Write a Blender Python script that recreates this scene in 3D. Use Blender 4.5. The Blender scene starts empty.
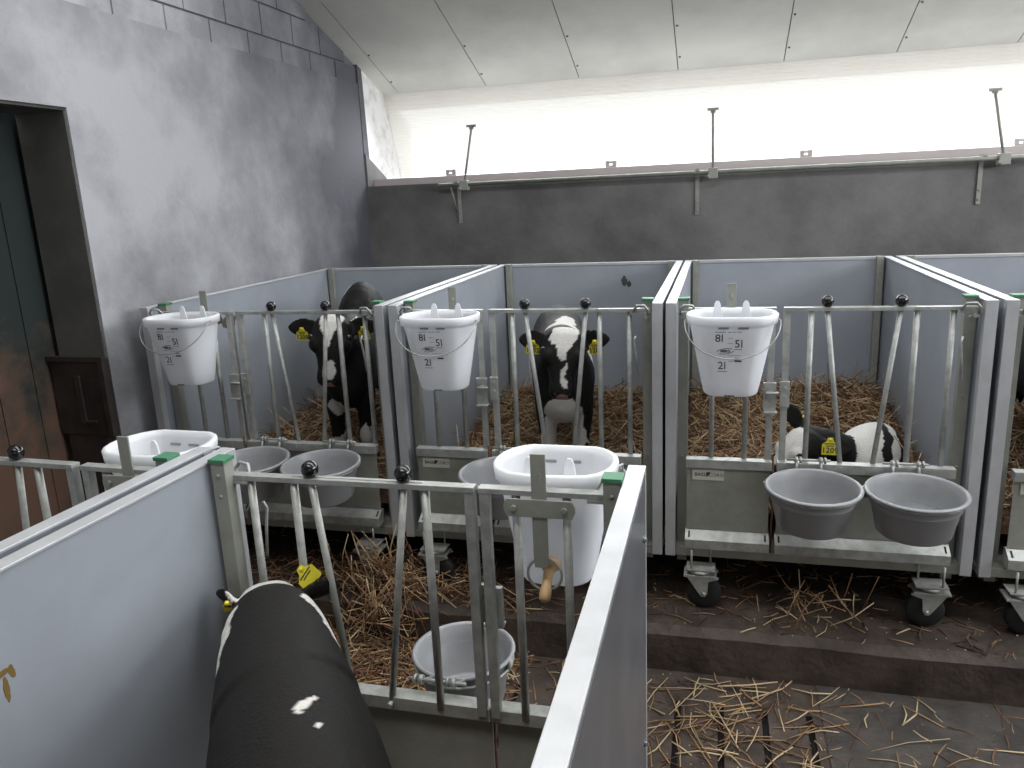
import bpy, math, random
from mathutils import Vector, Matrix, noise

# ------------------------------------------------------------------ camera, world, light, exposure
S = bpy.context.scene
COL = S.collection
H = 1.46                                   # aisle floor is z = 0; H lifts the measured heights (zero at rail height)
F_PX, YAW, PITCH, ROLL = 781.9, -.2621, .2372, -.0453
CAM = Vector((0, -3.08, .4354 + H))
fw = Vector((math.sin(YAW) * math.cos(PITCH), math.cos(YAW) * math.cos(PITCH), -math.sin(PITCH)))
r0 = Vector((math.cos(YAW), -math.sin(YAW), 0)); u0 = r0.cross(fw)
rt = r0 * math.cos(ROLL) + u0 * math.sin(ROLL); up = u0 * math.cos(ROLL) - r0 * math.sin(ROLL)
cd = bpy.data.cameras.new('camera'); cam = bpy.data.objects.new('camera', cd); COL.objects.link(cam)
cd.sensor_width = 36; cd.lens = F_PX * 36 / 1024; cd.clip_start = .02
M = Matrix((rt, up, -fw)).transposed().to_4x4(); M.translation = CAM
cam.matrix_world = M
S.camera = cam
w = bpy.data.worlds.new('world'); S.world = w; w.use_nodes = True
bg = w.node_tree.nodes['Background']; bg.inputs[0].default_value = (.93, .97, 1, 1); bg.inputs[1].default_value = 2.6

def area(name, loc, target, sx, sy, power, color):
    l = bpy.data.lights.new(name, 'AREA'); l.shape = 'RECTANGLE'; l.size = sx; l.size_y = sy
    l.energy = power; l.color = color
    o = bpy.data.objects.new(name, l); COL.objects.link(o)
    o.location = loc
    d = (Vector(target) - Vector(loc)).normalized()
    o.rotation_euler = d.to_track_quat('-Z', 'Y').to_euler()
    return o
bw = area('daylight_through_back_window', (1.1, 3.22, .98 + H), (1.1, .6, -.55 + H), 7.4, .55, 62, (.93, .97, 1)); bw.data.spread = 2.0
area('daylight_through_side_window', (4.8, -.7, 3.0), (-1.8, -1.0, 1.6), 4.2, 1.3, 200, (.92, .95, 1))
area('daylight_through_roof_light', (.6, -.5, 4.05), (.6, -.55, 0), 5.5, 1.1, 125, (.95, .97, 1))
rl = area('fill_above_near_pens', (-.4, -3.3, 4.8), (-.4, -3.25, 0), 2.6, 1.1, 34, (1, .97, .92)); rl.data.spread = 1.55  # added fill over the near pens, cone narrowed to spare the far fronts
area('fill_behind_camera', (1.6, -5.85, 1.9), (-.3, 0, 1.2), 3.0, 2.4, 20, (1, .96, .9))  # added fill from behind the camera; the rear wall has no door
S.view_settings.view_transform = 'Standard'; S.view_settings.look = 'None'
S.view_settings.exposure = 0.0; S.view_settings.gamma = 1; S.view_settings.use_curve_mapping = False
random.seed(7)

# ------------------------------------------------------------------ materials
def mat(name, col, rough=.6, metal=0.0, var=.0, scale=6.0, bump=0.0, bscale=60.0, col2=None, spec=.5, transl=0.0, mask=(.4, .6), detail=4.0, sheen=0):
    m = bpy.data.materials.new(name); m.use_nodes = True; nt = m.node_tree; N = nt.nodes; L = nt.links
    b = N['Principled BSDF']; b.inputs['Roughness'].default_value = rough; b.inputs['Metallic'].default_value = metal
    b.inputs['Base Color'].default_value = (*col, 1); b.inputs['Specular IOR Level'].default_value = spec
    if sheen: b.inputs['Sheen Weight'].default_value = sheen
    tc = N.new('ShaderNodeTexCoord')
    if col2 is not None or var:
        nz = N.new('ShaderNodeTexNoise'); nz.inputs['Scale'].default_value = scale; nz.inputs['Detail'].default_value = detail
        nz.inputs['Roughness'].default_value = .62
        L.new(tc.outputs['Object'], nz.inputs['Vector'])
        rp = N.new('ShaderNodeValToRGB'); rp.color_ramp.elements[0].position = mask[0]; rp.color_ramp.elements[1].position = mask[1]
        c2 = col2 if col2 is not None else tuple(c * (1 - var) for c in col)
        rp.color_ramp.elements[0].color = (*c2, 1); rp.color_ramp.elements[1].color = (*col, 1)
        L.new(nz.outputs['Fac'], rp.inputs[0]); L.new(rp.outputs[0], b.inputs['Base Color'])
    if bump:
        n2 = N.new('ShaderNodeTexNoise'); n2.inputs['Scale'].default_value = bscale; n2.inputs['Detail'].default_value = 5
        L.new(tc.outputs['Object'], n2.inputs['Vector'])
        bp = N.new('ShaderNodeBump'); bp.inputs['Strength'].default_value = bump; bp.inputs['Distance'].default_value = .01
        L.new(n2.outputs['Fac'], bp.inputs['Height']); L.new(bp.outputs[0], b.inputs['Normal'])
    if transl:
        t = N.new('ShaderNodeBsdfTranslucent'); t.inputs[0].default_value = (*col, 1)
        mx = N.new('ShaderNodeMixShader'); mx.inputs[0].default_value = transl
        L.new(b.outputs[0], mx.inputs[1]); L.new(t.outputs[0], mx.inputs[2])
        L.new(mx.outputs[0], N['Material Output'].inputs[0])
    return m

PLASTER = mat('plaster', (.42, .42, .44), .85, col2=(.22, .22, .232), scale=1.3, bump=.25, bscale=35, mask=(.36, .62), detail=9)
def darken_to_back(m, strength):
    # darkens the wall colour in ragged patches, more towards the back wall
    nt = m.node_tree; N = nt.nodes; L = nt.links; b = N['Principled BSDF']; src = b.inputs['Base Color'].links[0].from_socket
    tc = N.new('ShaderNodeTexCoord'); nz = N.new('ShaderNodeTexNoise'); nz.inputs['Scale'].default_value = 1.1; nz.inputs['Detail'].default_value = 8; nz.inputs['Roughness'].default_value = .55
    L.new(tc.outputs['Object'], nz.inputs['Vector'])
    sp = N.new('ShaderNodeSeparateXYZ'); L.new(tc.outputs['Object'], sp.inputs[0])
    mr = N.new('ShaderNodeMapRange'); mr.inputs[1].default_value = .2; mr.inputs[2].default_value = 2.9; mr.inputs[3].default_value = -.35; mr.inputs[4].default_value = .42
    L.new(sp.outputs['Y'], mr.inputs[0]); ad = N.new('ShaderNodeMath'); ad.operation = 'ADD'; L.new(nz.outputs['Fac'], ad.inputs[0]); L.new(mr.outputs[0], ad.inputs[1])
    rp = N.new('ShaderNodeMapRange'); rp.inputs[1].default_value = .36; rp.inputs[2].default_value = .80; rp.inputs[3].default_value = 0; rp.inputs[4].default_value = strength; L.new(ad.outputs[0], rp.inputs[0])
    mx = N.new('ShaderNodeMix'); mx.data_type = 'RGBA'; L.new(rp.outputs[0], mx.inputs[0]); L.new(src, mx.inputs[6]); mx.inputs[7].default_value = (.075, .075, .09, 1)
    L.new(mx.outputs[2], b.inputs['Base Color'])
darken_to_back(PLASTER, .95)
SOOTY = mat('sooty_concrete', (.195, .188, .182), .9, col2=(.105, .101, .098), scale=1.6, bump=.3, bscale=30, mask=(.35, .65), detail=9)
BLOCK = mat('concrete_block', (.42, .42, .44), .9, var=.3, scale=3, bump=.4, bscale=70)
darken_to_back(BLOCK, .95)
MORTAR = mat('mortar', (.13, .13, .14), .95)
WHITEWALL = mat('white_board', (.74, .73, .72), .7, col2=(.5, .46, .42), scale=5, mask=(.3, .5))
CEIL = mat('ceiling_board', (.60, .59, .54), .8, col2=(.50, .49, .45), scale=1.5, mask=(.35, .6), detail=8)
SEAM = mat('seam', (.10, .10, .10), .8)
FLOORC = mat('dirty_concrete', (.074, .053, .041), .7, col2=(.022, .015, .011), scale=5, bump=.6, bscale=30, mask=(.35, .62), detail=10)
SLOT = mat('slot_dark', (.012, .010, .009), .9)
DARKSLAB = mat('dark_slab', (.060, .051, .045), .6, col2=(.032, .028, .024), scale=6, bump=.5, bscale=40, detail=9)
ALU = mat('aluminium_trim', (.54, .55, .565), .34, metal=.30, var=.10, scale=9)
CORE = mat('grey_blue_panel', (.31, .335, .372), .42, var=.10, scale=2.2, detail=8)
CORE_D = mat('steel_outer_panel', (.20, .205, .22), .30, metal=.45, var=.18, scale=4)
ZINC = mat('galvanised_steel', (.43, .44, .415), .46, metal=.4, var=.25, scale=22, bump=.05, bscale=80)
ZINC_D = mat('weathered_galvanised', (.32, .325, .285), .5, metal=.2, var=.16, scale=9, bump=.05, bscale=80)
GREEN = mat('green_cap', (.05, .19, .10), .5)
BLACK = mat('black_plastic', (.006, .006, .007), .12, spec=.6)
RUBBER = mat('black_rubber', (.012, .012, .012), .7)
BOWL = mat('grey_bowl_plastic', (.29, .295, .305), .35, var=.08, scale=8)
BUCKET = mat('milky_plastic', (.92, .93, .95), .32, var=.03, scale=7, transl=.35)
INK = mat('print_ink', (.03, .03, .04), .6)
WATER = mat('water', (.30, .32, .34), .04, spec=.8)
TEAT = mat('rubber_teat', (.50, .33, .17), .5)
YELLOW = mat('yellow_tag', (.78, .68, .04), .45)
LABEL = mat('cream_label', (.52, .51, .44), .6)
RUST = mat('rust', (.12, .055, .03), .9, var=.5, scale=40)
HOOF = mat('hoof', (.05, .04, .03), .6)
EYE = mat('eye', (.006, .005, .005), .05, spec=.8)
NOSE = mat('nose', (.45, .26, .22), .4)
DOORG = mat('dark_green_door', (.012, .020, .018), .7, col2=(.10, .055, .035), scale=4.5, mask=(.36, .60), detail=10)
RUSTBOX = mat('brown_steel_board', (.042, .030, .026), .6, var=.5, scale=7, detail=8)
def door_mat():
    m = DOORG; nt = m.node_tree; N = nt.nodes; L = nt.links
    rp = next(n for n in N if n.type == 'VALTORGB'); nz = next(n for n in N if n.type == 'TEX_NOISE')
    g = N.new('ShaderNodeNewGeometry'); sp = N.new('ShaderNodeSeparateXYZ'); L.new(g.outputs['Position'], sp.inputs[0])
    mr = N.new('ShaderNodeMapRange'); mr.inputs[1].default_value = .7; mr.inputs[2].default_value = 1.9; mr.inputs[3].default_value = -.16; mr.inputs[4].default_value = .30
    L.new(sp.outputs['Z'], mr.inputs[0]); ad = N.new('ShaderNodeMath'); ad.operation = 'ADD'; L.new(nz.outputs['Fac'], ad.inputs[0]); L.new(mr.outputs[0], ad.inputs[1]); L.new(ad.outputs[0], rp.inputs[0])
door_mat()
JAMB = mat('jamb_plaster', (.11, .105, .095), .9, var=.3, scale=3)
MANURE = mat('manure', (.16, .10, .02), .8)
CLIP = mat('clip', (.52, .46, .45), .6)
STRAWS = [mat('straw_gold', (.34, .21, .10), .6), mat('straw_pale', (.52, .40, .24), .6), mat('straw_brown', (.17, .085, .045), .8),
          mat('straw_dark', (.07, .037, .022), .9)]
BED = mat('trodden_bedding', (.15, .070, .040), .95, col2=(.05, .025, .015), scale=18, bump=1.0, bscale=60, mask=(.35, .65))

def coat():
    m = bpy.data.materials.new('coat'); m.use_nodes = True; nt = m.node_tree; N = nt.nodes; L = nt.links
    b = N['Principled BSDF']; b.inputs['Roughness'].default_value = .55
    a = N.new('ShaderNodeAttribute'); a.attribute_name = 'coat'
    tc = N.new('ShaderNodeTexCoord'); nz = N.new('ShaderNodeTexNoise'); nz.inputs['Scale'].default_value = 130; nz.inputs['Detail'].default_value = 3
    L.new(tc.outputs['Object'], nz.inputs['Vector'])
    mx = N.new('ShaderNodeMix'); mx.data_type = 'RGBA'; mx.blend_type = 'MULTIPLY'; mx.inputs[0].default_value = .35
    L.new(a.outputs['Color'], mx.inputs[6]); L.new(nz.outputs['Fac'], mx.inputs[7]); L.new(mx.outputs[2], b.inputs['Base Color'])
    bp = N.new('ShaderNodeBump'); bp.inputs['Strength'].default_value = .5; bp.inputs['Distance'].default_value = .004
    L.new(nz.outputs['Fac'], bp.inputs['Height']); L.new(bp.outputs[0], b.inputs['Normal'])
    b.inputs['Specular IOR Level'].default_value = .14; b.inputs['Roughness'].default_value = .6
    return m
COAT = coat()

def sheet_mat():
    m = bpy.data.materials.new('twinwall_sheet'); m.use_nodes = True; nt = m.node_tree; N = nt.nodes; L = nt.links
    t = N.new('ShaderNodeBsdfTranslucent'); t.inputs[0].default_value = (.86, .84, .80, 1)
    p = N.new('ShaderNodeBsdfTransparent'); p.inputs[0].default_value = (.95, .95, .95, 1)
    d = N.new('ShaderNodeBsdfDiffuse'); d.inputs[0].default_value = (.75, .72, .66, 1)
    m1 = N.new('ShaderNodeMixShader'); m1.inputs[0].default_value = .45
    m2 = N.new('ShaderNodeMixShader'); m2.inputs[0].default_value = .35
    L.new(t.outputs[0], m1.inputs[1]); L.new(d.outputs[0], m1.inputs[2])
    L.new(m1.outputs[0], m2.inputs[1]); L.new(p.outputs[0], m2.inputs[2])
    L.new(m2.outputs[0], N['Material Output'].inputs[0])
    return m
SHEET = sheet_mat()

# ------------------------------------------------------------------ mesh builder
class MB:
    def __init__(s): s.v = []; s.f = []; s.m = []; s.s = []; s.mi = 0; s.sm = False
    def add(s, vs, fs, smooth=None):
        n = len(s.v); s.v += [tuple(p) for p in vs]
        for f in fs:
            s.f.append(tuple(n + i for i in f)); s.m.append(s.mi); s.s.append(s.sm if smooth is None else smooth)
    def box(s, x0, x1, y0, y1, z0, z1):
        vs = [(x, y, z) for z in (z0, z1) for y in (y0, y1) for x in (x0, x1)]
        s.add(vs, [(0, 2, 3, 1), (4, 5, 7, 6), (0, 1, 5, 4), (2, 6, 7, 3), (0, 4, 6, 2), (1, 3, 7, 5)], False); return s
    def rings(s, rings, cap0=True, cap1=True, smooth=True, closed=False):
        n = len(rings[0]); vs = [p for r in rings for p in r]; fs = []
        R = len(rings)
        for i in range(R if closed else R - 1):
            a = i * n; b = ((i + 1) % R) * n
            for k in range(n): fs.append((a + k, a + (k + 1) % n, b + (k + 1) % n, b + k))
        s.add(vs, fs, smooth)
        o = len(s.v) - len(vs)
        if not closed:
            for c, i in ((cap0, 0), (cap1, R - 1)):
                if c:
                    idx = [o + i * n + k for k in range(n)]
                    s.f.append(tuple(reversed(idx)) if i == 0 else tuple(idx)); s.m.append(s.mi); s.s.append(False)
        return s
    def tube(s, pts, r, n=8, closed=False, hint=(0.13, .21, 1)):
        pts = [Vector(p) for p in pts]; rr = r if isinstance(r, (list, tuple)) else [r] * len(pts); rings = []
        N = len(pts); prev = Vector(hint)
        for i, p in enumerate(pts):
            if closed: t = pts[(i + 1) % N] - pts[i - 1]
            else: t = pts[min(i + 1, N - 1)] - pts[max(i - 1, 0)]
            t.normalize(); a = prev - t * prev.dot(t)
            if a.length < 1e-3: a = t.orthogonal()
            a.normalize(); b = t.cross(a); prev = a
            rings.append([p + (a * math.cos(q) + b * math.sin(q)) * rr[i] for q in [2 * math.pi * k / n for k in range(n)]])
        return s.rings(rings, closed=closed)
    def lathe(s, prof, c=(0, 0, 0), n=32, mtx=None):
        rings = []
        for r, z in prof:
            ring = [Vector((r * math.cos(2 * math.pi * k / n), r * math.sin(2 * math.pi * k / n), z)) for k in range(n)]
            if mtx: ring = [mtx @ p for p in ring]
            rings.append([p + Vector(c) for p in ring])
        return s.rings(rings, cap0=prof[0][0] > 1e-5 or True, cap1=True)
    def prism(s, poly, axis, lo, hi):
        def P(a, b, c): return (c, a, b) if axis == 'x' else ((a, c, b) if axis == 'y' else (a, b, c))
        n = len(poly); vs = [P(a, b, lo) for a, b in poly] + [P(a, b, hi) for a, b in poly]
        fs = [tuple(range(n)), tuple(range(2 * n - 1, n - 1, -1))] + [(i, i + n, (i + 1) % n + n, (i + 1) % n) for i in range(n)]
        s.add(vs, fs, False); return s
    def ball(s, c, r, n=14, sc=(1, 1, 1)):
        rings = []
        for i in range(1, n // 2 + 1):
            th = math.pi * i / (n // 2 + 1)
            rings.append([(c[0] + sc[0] * r * math.sin(th) * math.cos(2 * math.pi * k / n), c[1] + sc[1] * r * math.sin(th) * math.sin(2 * math.pi * k / n), c[2] - sc[2] * r * math.cos(th)) for k in range(n)])
        return s.rings(rings)
    def build(s, name, mats, parent=None, bevel=0, fix=True):
        me = bpy.data.meshes.new(name); me.from_pydata(s.v, [], s.f)
        for m in (mats if isinstance(mats, (list, tuple)) else [mats]): me.materials.append(m)
        me.polygons.foreach_set('material_index', s.m); me.polygons.foreach_set('use_smooth', s.s)
        if fix:
            import bmesh
            b = bmesh.new(); b.from_mesh(me); bmesh.ops.recalc_face_normals(b, faces=b.faces); b.to_mesh(me); b.free()
        me.update()
        o = bpy.data.objects.new(name, me); COL.objects.link(o)
        if parent: o.parent = parent
        if bevel:
            bv = o.modifiers.new('bevel', 'BEVEL'); bv.width = bevel; bv.segments = 2; bv.limit_method = 'ANGLE'
        return o

def tag(o, label=None, cat=None, group=None, kind=None):
    if label: o['label'] = label
    if cat: o['category'] = cat
    if group: o['group'] = group
    if kind: o['kind'] = kind
    return o
def empty(name, loc, rz=0, label=None, cat=None, group=None):
    o = bpy.data.objects.new(name, None); COL.objects.link(o); o.empty_display_size = .1
    o.location = loc; o.rotation_euler = (0, 0, rz)
    return tag(o, label, cat, group)

def text_geo(mb, txt, size, mtx, ext=.0006, bold=0.0, align='CENTER'):
    """adds lettering lying in its own XY plane, placed by mtx"""
    c = bpy.data.curves.new('lettering', 'FONT'); c.body = txt; c.size = size; c.extrude = ext; c.offset = bold
    c.align_x = align; c.align_y = 'CENTER'; c.resolution_u = 2
    o = bpy.data.objects.new('lettering', c); COL.objects.link(o)
    dg = bpy.context.evaluated_depsgraph_get(); me = bpy.data.meshes.new_from_object(o.evaluated_get(dg))
    mb.add([mtx @ v.co for v in me.vertices], [tuple(p.vertices) for p in me.polygons], False)
    bpy.data.objects.remove(o); bpy.data.curves.remove(c); bpy.data.meshes.remove(me)

# ------------------------------------------------------------------ the setting
XL, YB = -2.72, 2.85
def cz(y): return 2.466 - .351 * y + H            # underside of the roof boards
XR, YR = 5.0, -6.0
YD0, YD1, ZD = -1.65, -.118, .885 + H               # doorway in the left wall

PLINTH = .19
PY = -.23
fl = MB(); fl.box(XL - .3, XR, YR, PY, -.2, -.03)
fl.mi = 1; fl.box(.395, 1.9, -1.6, PY, -.05, 0.004); fl.mi = 0
fl.box(1.9, XR, YR, PY, -.05, 0); fl.box(.395, 1.9, YR, -1.6, -.05, 0)
xs = [.35 - .155 * k for k in range(0, 21)]       # slats of the floor run away from the camera
prev = .395
for x in xs:
    a, b = x + .0115, prev
    if x < XL: break
    fl.box(a, b, -1.95, -.42, -.05, 0); prev = x - .0115
fl.box(XL, .395, -.42, PY, -.05, 0); fl.box(XL, prev, -1.95, -.42, -.05, 0)
fl.box(XL, .395, YR, -1.95, -.05, 0)
fl.mi = 2; fl.box(XL, .395, -1.95, -.42, -.05, -.029)
tag(fl.build('floor', [FLOORC, DARKSLAB, SLOT], bevel=0), kind='structure')

pl = MB()
N = 60; top = []
for i in range(N + 1):
    x = XL + (XR - XL) * i / N
    e = .018 * noise.noise(Vector((x * 2.1, 3, 0))) + .01 * noise.noise(Vector((x * 7, 1, 0)))
    top.append([(x, YB, -.05), (x, PY + e * .3, -.05), (x, PY + e, PLINTH - .03), (x, PY + .03 + e, PLINTH), (x, PY + .4, PLINTH), (x, YB, PLINTH)])
pl.rings(top, smooth=False)
tag(pl.build('trim_1', [FLOORC]), kind='structure')

wl = MB(); zt = 1.325 + H
wl.box(XL - .27, XL, YD1, YB + .02, -.1, zt)
wl.box(XL - .27, XL, YR, YD0, -.1, zt); wl.box(XL - .27, XL, YD0, YD1, ZD, zt)
wl.mi = 1
wl.prism([(YR, zt), (3.6, zt - .2), (3.6, cz(3.6)), (YR, cz(YR))], 'x', XL - .27, XL - .024)   # mortar backing of the blocks
wl.mi = 2
zc = [1.30, 1.452, 1.642, 1.832, 2.022, 2.212, 2.402, 2.592, 2.782, 2.972, 3.162, 3.352, 3.542]
for c in range(len(zc) - 1):
    off = .27 if c % 2 == 0 else .435
    for k in range(-12, 8):
        ya, yb = off + .375 * k + .006, off + .375 * (k + 1) - .006
        if yb > 3.0: yb = 3.0
        za, zb = zc[c] + H + .006, zc[c + 1] + H - .006
        if ya >= yb or za > cz(yb) - .02: continue
        wl.prism([(ya, za), (yb, za), (yb, min(zb, cz(yb))), (ya, min(zb, cz(ya)))], 'x', XL - .1, XL - .012)
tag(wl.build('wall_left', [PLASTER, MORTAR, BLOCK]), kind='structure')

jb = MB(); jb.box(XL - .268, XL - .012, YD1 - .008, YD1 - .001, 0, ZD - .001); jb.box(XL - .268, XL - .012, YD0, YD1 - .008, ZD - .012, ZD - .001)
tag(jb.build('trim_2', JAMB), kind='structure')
dr = MB()
dr.box(XL - .36, XL - .30, YD0 - .2, YD1 + .3, 0, ZD + .02)
for k in range(9): dr.box(XL - .30, XL - .294, YD0 + .06 + k * .19, YD0 + .075 + k * .19, 0, ZD)
tag(dr.build('door_1', DOORG), kind='structure')

wb = MB(); wb.box(XL - .27, XR, YB, YB + .22, -.1, .548 + H)
# broken mortar fillet in the corner
wb.prism([(YB + .02, .50 + H), (3.26, .50 + H), (3.25, .622 + H), (3.16, .66 + H), (3.08, .70 + H), (2.96, .755 + H), (YB + .02, .80 + H)], 'x', XL - .02, XL + .012)
tag(wb.build('wall_back', SOOTY), kind='structure')
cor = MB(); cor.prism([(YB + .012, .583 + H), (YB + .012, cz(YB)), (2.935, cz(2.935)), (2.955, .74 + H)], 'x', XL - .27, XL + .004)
tag(cor.build('trim_3', mat('dark_corner', (.10, .10, .11), .9, var=.3, scale=4)), kind='structure')  # corner strip coloured dark like the end of the left wall
wh = MB(); wh.prism([(2.935, .74 + H), (3.9, .45 + H), (3.9, cz(3.9)), (2.935, cz(2.935))], 'x', XL - .10, XL - .002)
tag(wh.build('trim_4', WHITEWALL), kind='structure')

ce = MB()
seams = [-2.58 + .7555 * k for k in range(0, 11)]
edges = [XL - .27] + seams + [XR]
ys_sk = (-1.15, .15)
for a, b in zip(edges[:-1], edges[1:]):
    for (y0, y1) in ((ys_sk[1], 3.345), (-2.6, ys_sk[0]), (YR, -3.9)):
        ce.prism([(y0, cz(y0)), (y1, cz(y1)), (y1, cz(y1) + .05), (y0, cz(y0) + .05)], 'x', a + .0035, b - .0035)
ce.mi = 1
for (y0, y1) in ((ys_sk[1], 3.345), (-2.6, ys_sk[0]), (YR, -3.9)):
    ce.prism([(y0, cz(y0) + .008), (y1, cz(y1) + .008), (y1, cz(y1) + .06), (y0, cz(y0) + .06)], 'x', XL - .27, XR)
for x in seams:                                            # fixing screws beside the seams
    for y in (-1.2, -.4, .4, 1.2, 2.0, 2.75, 3.15): 
        ce.ball((x + .02, y, cz(y) - .002), .008, 8)
tag(ce.build('ceiling', [CEIL, SEAM]), kind='structure')
sk = MB(); sk.prism([(ys_sk[0], cz(ys_sk[0]) + .02), (ys_sk[1], cz(ys_sk[1]) + .02), (ys_sk[1], cz(ys_sk[1]) + .035), (ys_sk[0], cz(ys_sk[0]) + .035)], 'x', XL, XR)
tag(sk.build('window_3', SHEET), kind='structure')
sk = MB(); sk.prism([(-3.9, cz(-3.9) + .02), (-2.6, cz(-2.6) + .02), (-2.6, cz(-2.6) + .035), (-3.9, cz(-3.9) + .035)], 'x', XL, XR)
tag(sk.build('added_roof_sheet', SHEET), kind='structure')  # unseen roof sheet added to go with the fill above the near pens
ov = MB(); ov.prism([(3.36, cz(3.36) + .01), (3.66, cz(3.66) + .01), (3.66, cz(3.66) + .06), (3.36, cz(3.36) + .06)], 'x', XL - .3, XR)
tag(ov.build('trim_5', [WHITEWALL]), kind='structure')

# tilted twin-wall vent sheet of the long window: hinged at the top, its lower end pushed outwards
gw = MB(); ring = []
n = 27
for i in range(n + 1):
    t = i / n; y = 3.345 + (3.6 - 3.345) * t; z = 1.292 + (.628 - 1.292) * t
    ring.append((y, z + H)); 
    if i < n: ring.append((y + .0105, z - .0123 + H)); 
poly = []
for i in range(n):
    t0 = i / n; t1 = (i + .14) / n
    for t, dy in ((t0, -.004), (t0 + .02 / n, 0), ((i + .9) / n, 0)):
        poly.append((3.345 + .255 * t + dy, 1.292 - .664 * t + H))
back = [(y + .012, z + .004) for y, z in reversed(poly)]
gw.prism(poly + back, 'x', XL + .0, XR)
tag(gw.build('window_1', SHEET), kind='structure')
fr = MB(); fr.box(XL + .28, XR, 3.0, 3.045, .54 + H, .596 + H); fr.box(XL + .28, XR, 3.0, 3.008, .54 + H, .602 + H)
fr.box(XL + .0, XR, 2.990, 2.998, .54 + H, .603 + H)
tag(fr.build('trim_6', CLIP), kind='structure')

# side and rear walls behind the camera, window opening in the right one only
wr = MB()
wr.box(XR, XR + .2, YR, YB + .9, -.1, 2.3); wr.box(XR, XR + .2, 1.4, YB + .9, 2.3, cz(1.4)); wr.box(XR, XR + .2, YR, -2.8, 2.3, cz(YR))
wr.box(XR, XR + .2, -2.8, 1.4, 3.7, cz(-2.8) + .2)
tag(wr.build('wall_right', PLASTER), kind='structure')
g2 = MB(); g2.box(XR + .08, XR + .1, -2.8, 1.4, 2.3, 3.7)
tag(g2.build('window_2', SHEET), kind='structure')
we = MB(); we.box(XL - .27, XR + .2, YR - .2, YR, -.1, cz(YR) + .1)
tag(we.build('wall_rear', PLASTER), kind='structure')

# shaft along the top of the back wall with its brackets and push rods
sh = empty('window_winding_shaft', (1.5, YB - .07, .529 + H), 0, 'dark steel shaft along the top of the rear wall, under the long window', 'shaft')
m = MB(); m.tube([(-3.58, 0, 0), (3.3, 0, 0)], .016, 10); m.build('shaft', ZINC_D, sh)
for x in (-1.94, -.15, 1.66):
    m = MB(); X = x - 1.5
    m.box(X - .013, X + .013, .055, .064, -.29, .03); m.box(X - .013, X + .013, -.02, .06, .012, .024)
    for zz in (-.26, -.2): m.ball((X, .053, zz), .007, 8)
    if x < -1: m.tube([(X - .02, .05, -.20), (X - .05, .0, .0)], .006, 6)
    m.build('shaft_bracket', ZINC_D, sh)
for i, (x0, x1, lab) in enumerate(((-1.877, -1.812, 'thin steel push rod with small T-plate at the left end of the long window'),
                        (-.043, -.049, 'thin steel push rod with small T-plate in the middle of the long window'),
                        (1.771, 1.70, 'thin steel push rod with small T-plate at the right end of the long window'))):
    o = empty('window_push_rod', (x0, YB - .07, .529 + H), 0, lab, 'push rod', 'push rods of the long window')
    m = MB(); m.tube([(0, 0, 0), (x1 - x0, .06, .42)], .0095, 6); m.build('rod', ZINC_D, o)
    m = MB(); d = x1 - x0; m.box(d - .038, d + .038, .045, .08, .415, .432); m.box(d - .018, d + .018, .05, .075, .40, .416); m.build('end_plate', ZINC_D, o)
    m = MB(); m.box(-.034, .034, -.03, .03, -.045, .028); m.ball((-.03, -.03, -.03), .016, 8); m.build('gear_box', ZINC_D, o, bevel=.004)
for x, lab in ((-2.05, 'small metal clip at the left end of the window sill, beside the left push rod'), (-.785, 'small metal clip on the window sill between left and middle push rods'),
               (.59, 'small metal clip on the window sill between middle and right push rods'), (1.93, 'small metal clip on the window sill right of the right push rod')):
    o = MB(); o.box(-.04, .04, -.004, .004, 0, .012); o.box(-.04, -.015, -.004, .004, .012, .045); o.box(.012, .04, -.004, .004, .012, .045); o.box(-.015, .012, -.004, .004, .028, .042)
    c = o.build('sill_clip', CLIP); c.location = (x, 2.994, .6035 + H); tag(c, lab, 'clip', 'clips along the window sill')

# brown board standing in the door jamb
o = empty('rusty_jamb_board', (XL - .14, YD1 - .05, 0), 0, 'rusty brown steel box board standing in the doorway jamb', 'board')
m = MB(); m.box(-.155, .15, -.0, .038, .88, 1.252); m.build('board', RUSTBOX, o, bevel=.006)
m = MB(); m.box(-.155, .156, -.012, .0, 1.236, 1.262); m.box(.128, .156, -.014, .0, .88, 1.24); m.box(-.02, .012, -.010, .0, .95, 1.17); m.box(-.02, .07, -.011, .0, .94, .955); m.build('board_frame', RUSTBOX, o, bevel=.003)
m = MB(); m.box(-.12, .10, .005, .036, 0, .88); m.build('lower_board', RUSTBOX, o)

# ------------------------------------------------------------------ straw
def strands(mb, n, samp, lmin=.06, lmax=.26, wr=(.0016, .0032), flat=.35, mats=4, wts=(4, 2, 3, 1)):
    idx = list(range(mats))
    for _ in range(n):
        p, z = samp()
        if p is None: continue
        L = random.uniform(lmin, lmax) * random.uniform(.5, 1); a = random.uniform(0, 2 * math.pi); e = random.gauss(0, flat)
        d = Vector((math.cos(a) * math.cos(e), math.sin(a) * math.cos(e), math.sin(e)))
        c = Vector((p[0], p[1], z + .004 + abs(math.sin(e)) * L * .3))
        wd = random.uniform(*wr); side = d.cross(Vector((0, 0, 1)));
        if side.length < .01: side = Vector((1, 0, 0))
        side.normalize(); u = side.cross(d)
        bend = random.uniform(-.12, .12) * L
        P = [c - d * L / 2, c + side * bend, c + d * L / 2]
        rings = [[q + side * wd, q - side * wd * .5 + u * wd * .9, q - side * wd * .5 - u * wd * .9] for q in P]
        mb.mi = random.choices(idx, wts)[0]
        mb.rings(rings, smooth=True)
    mb.mi = 0

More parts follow.
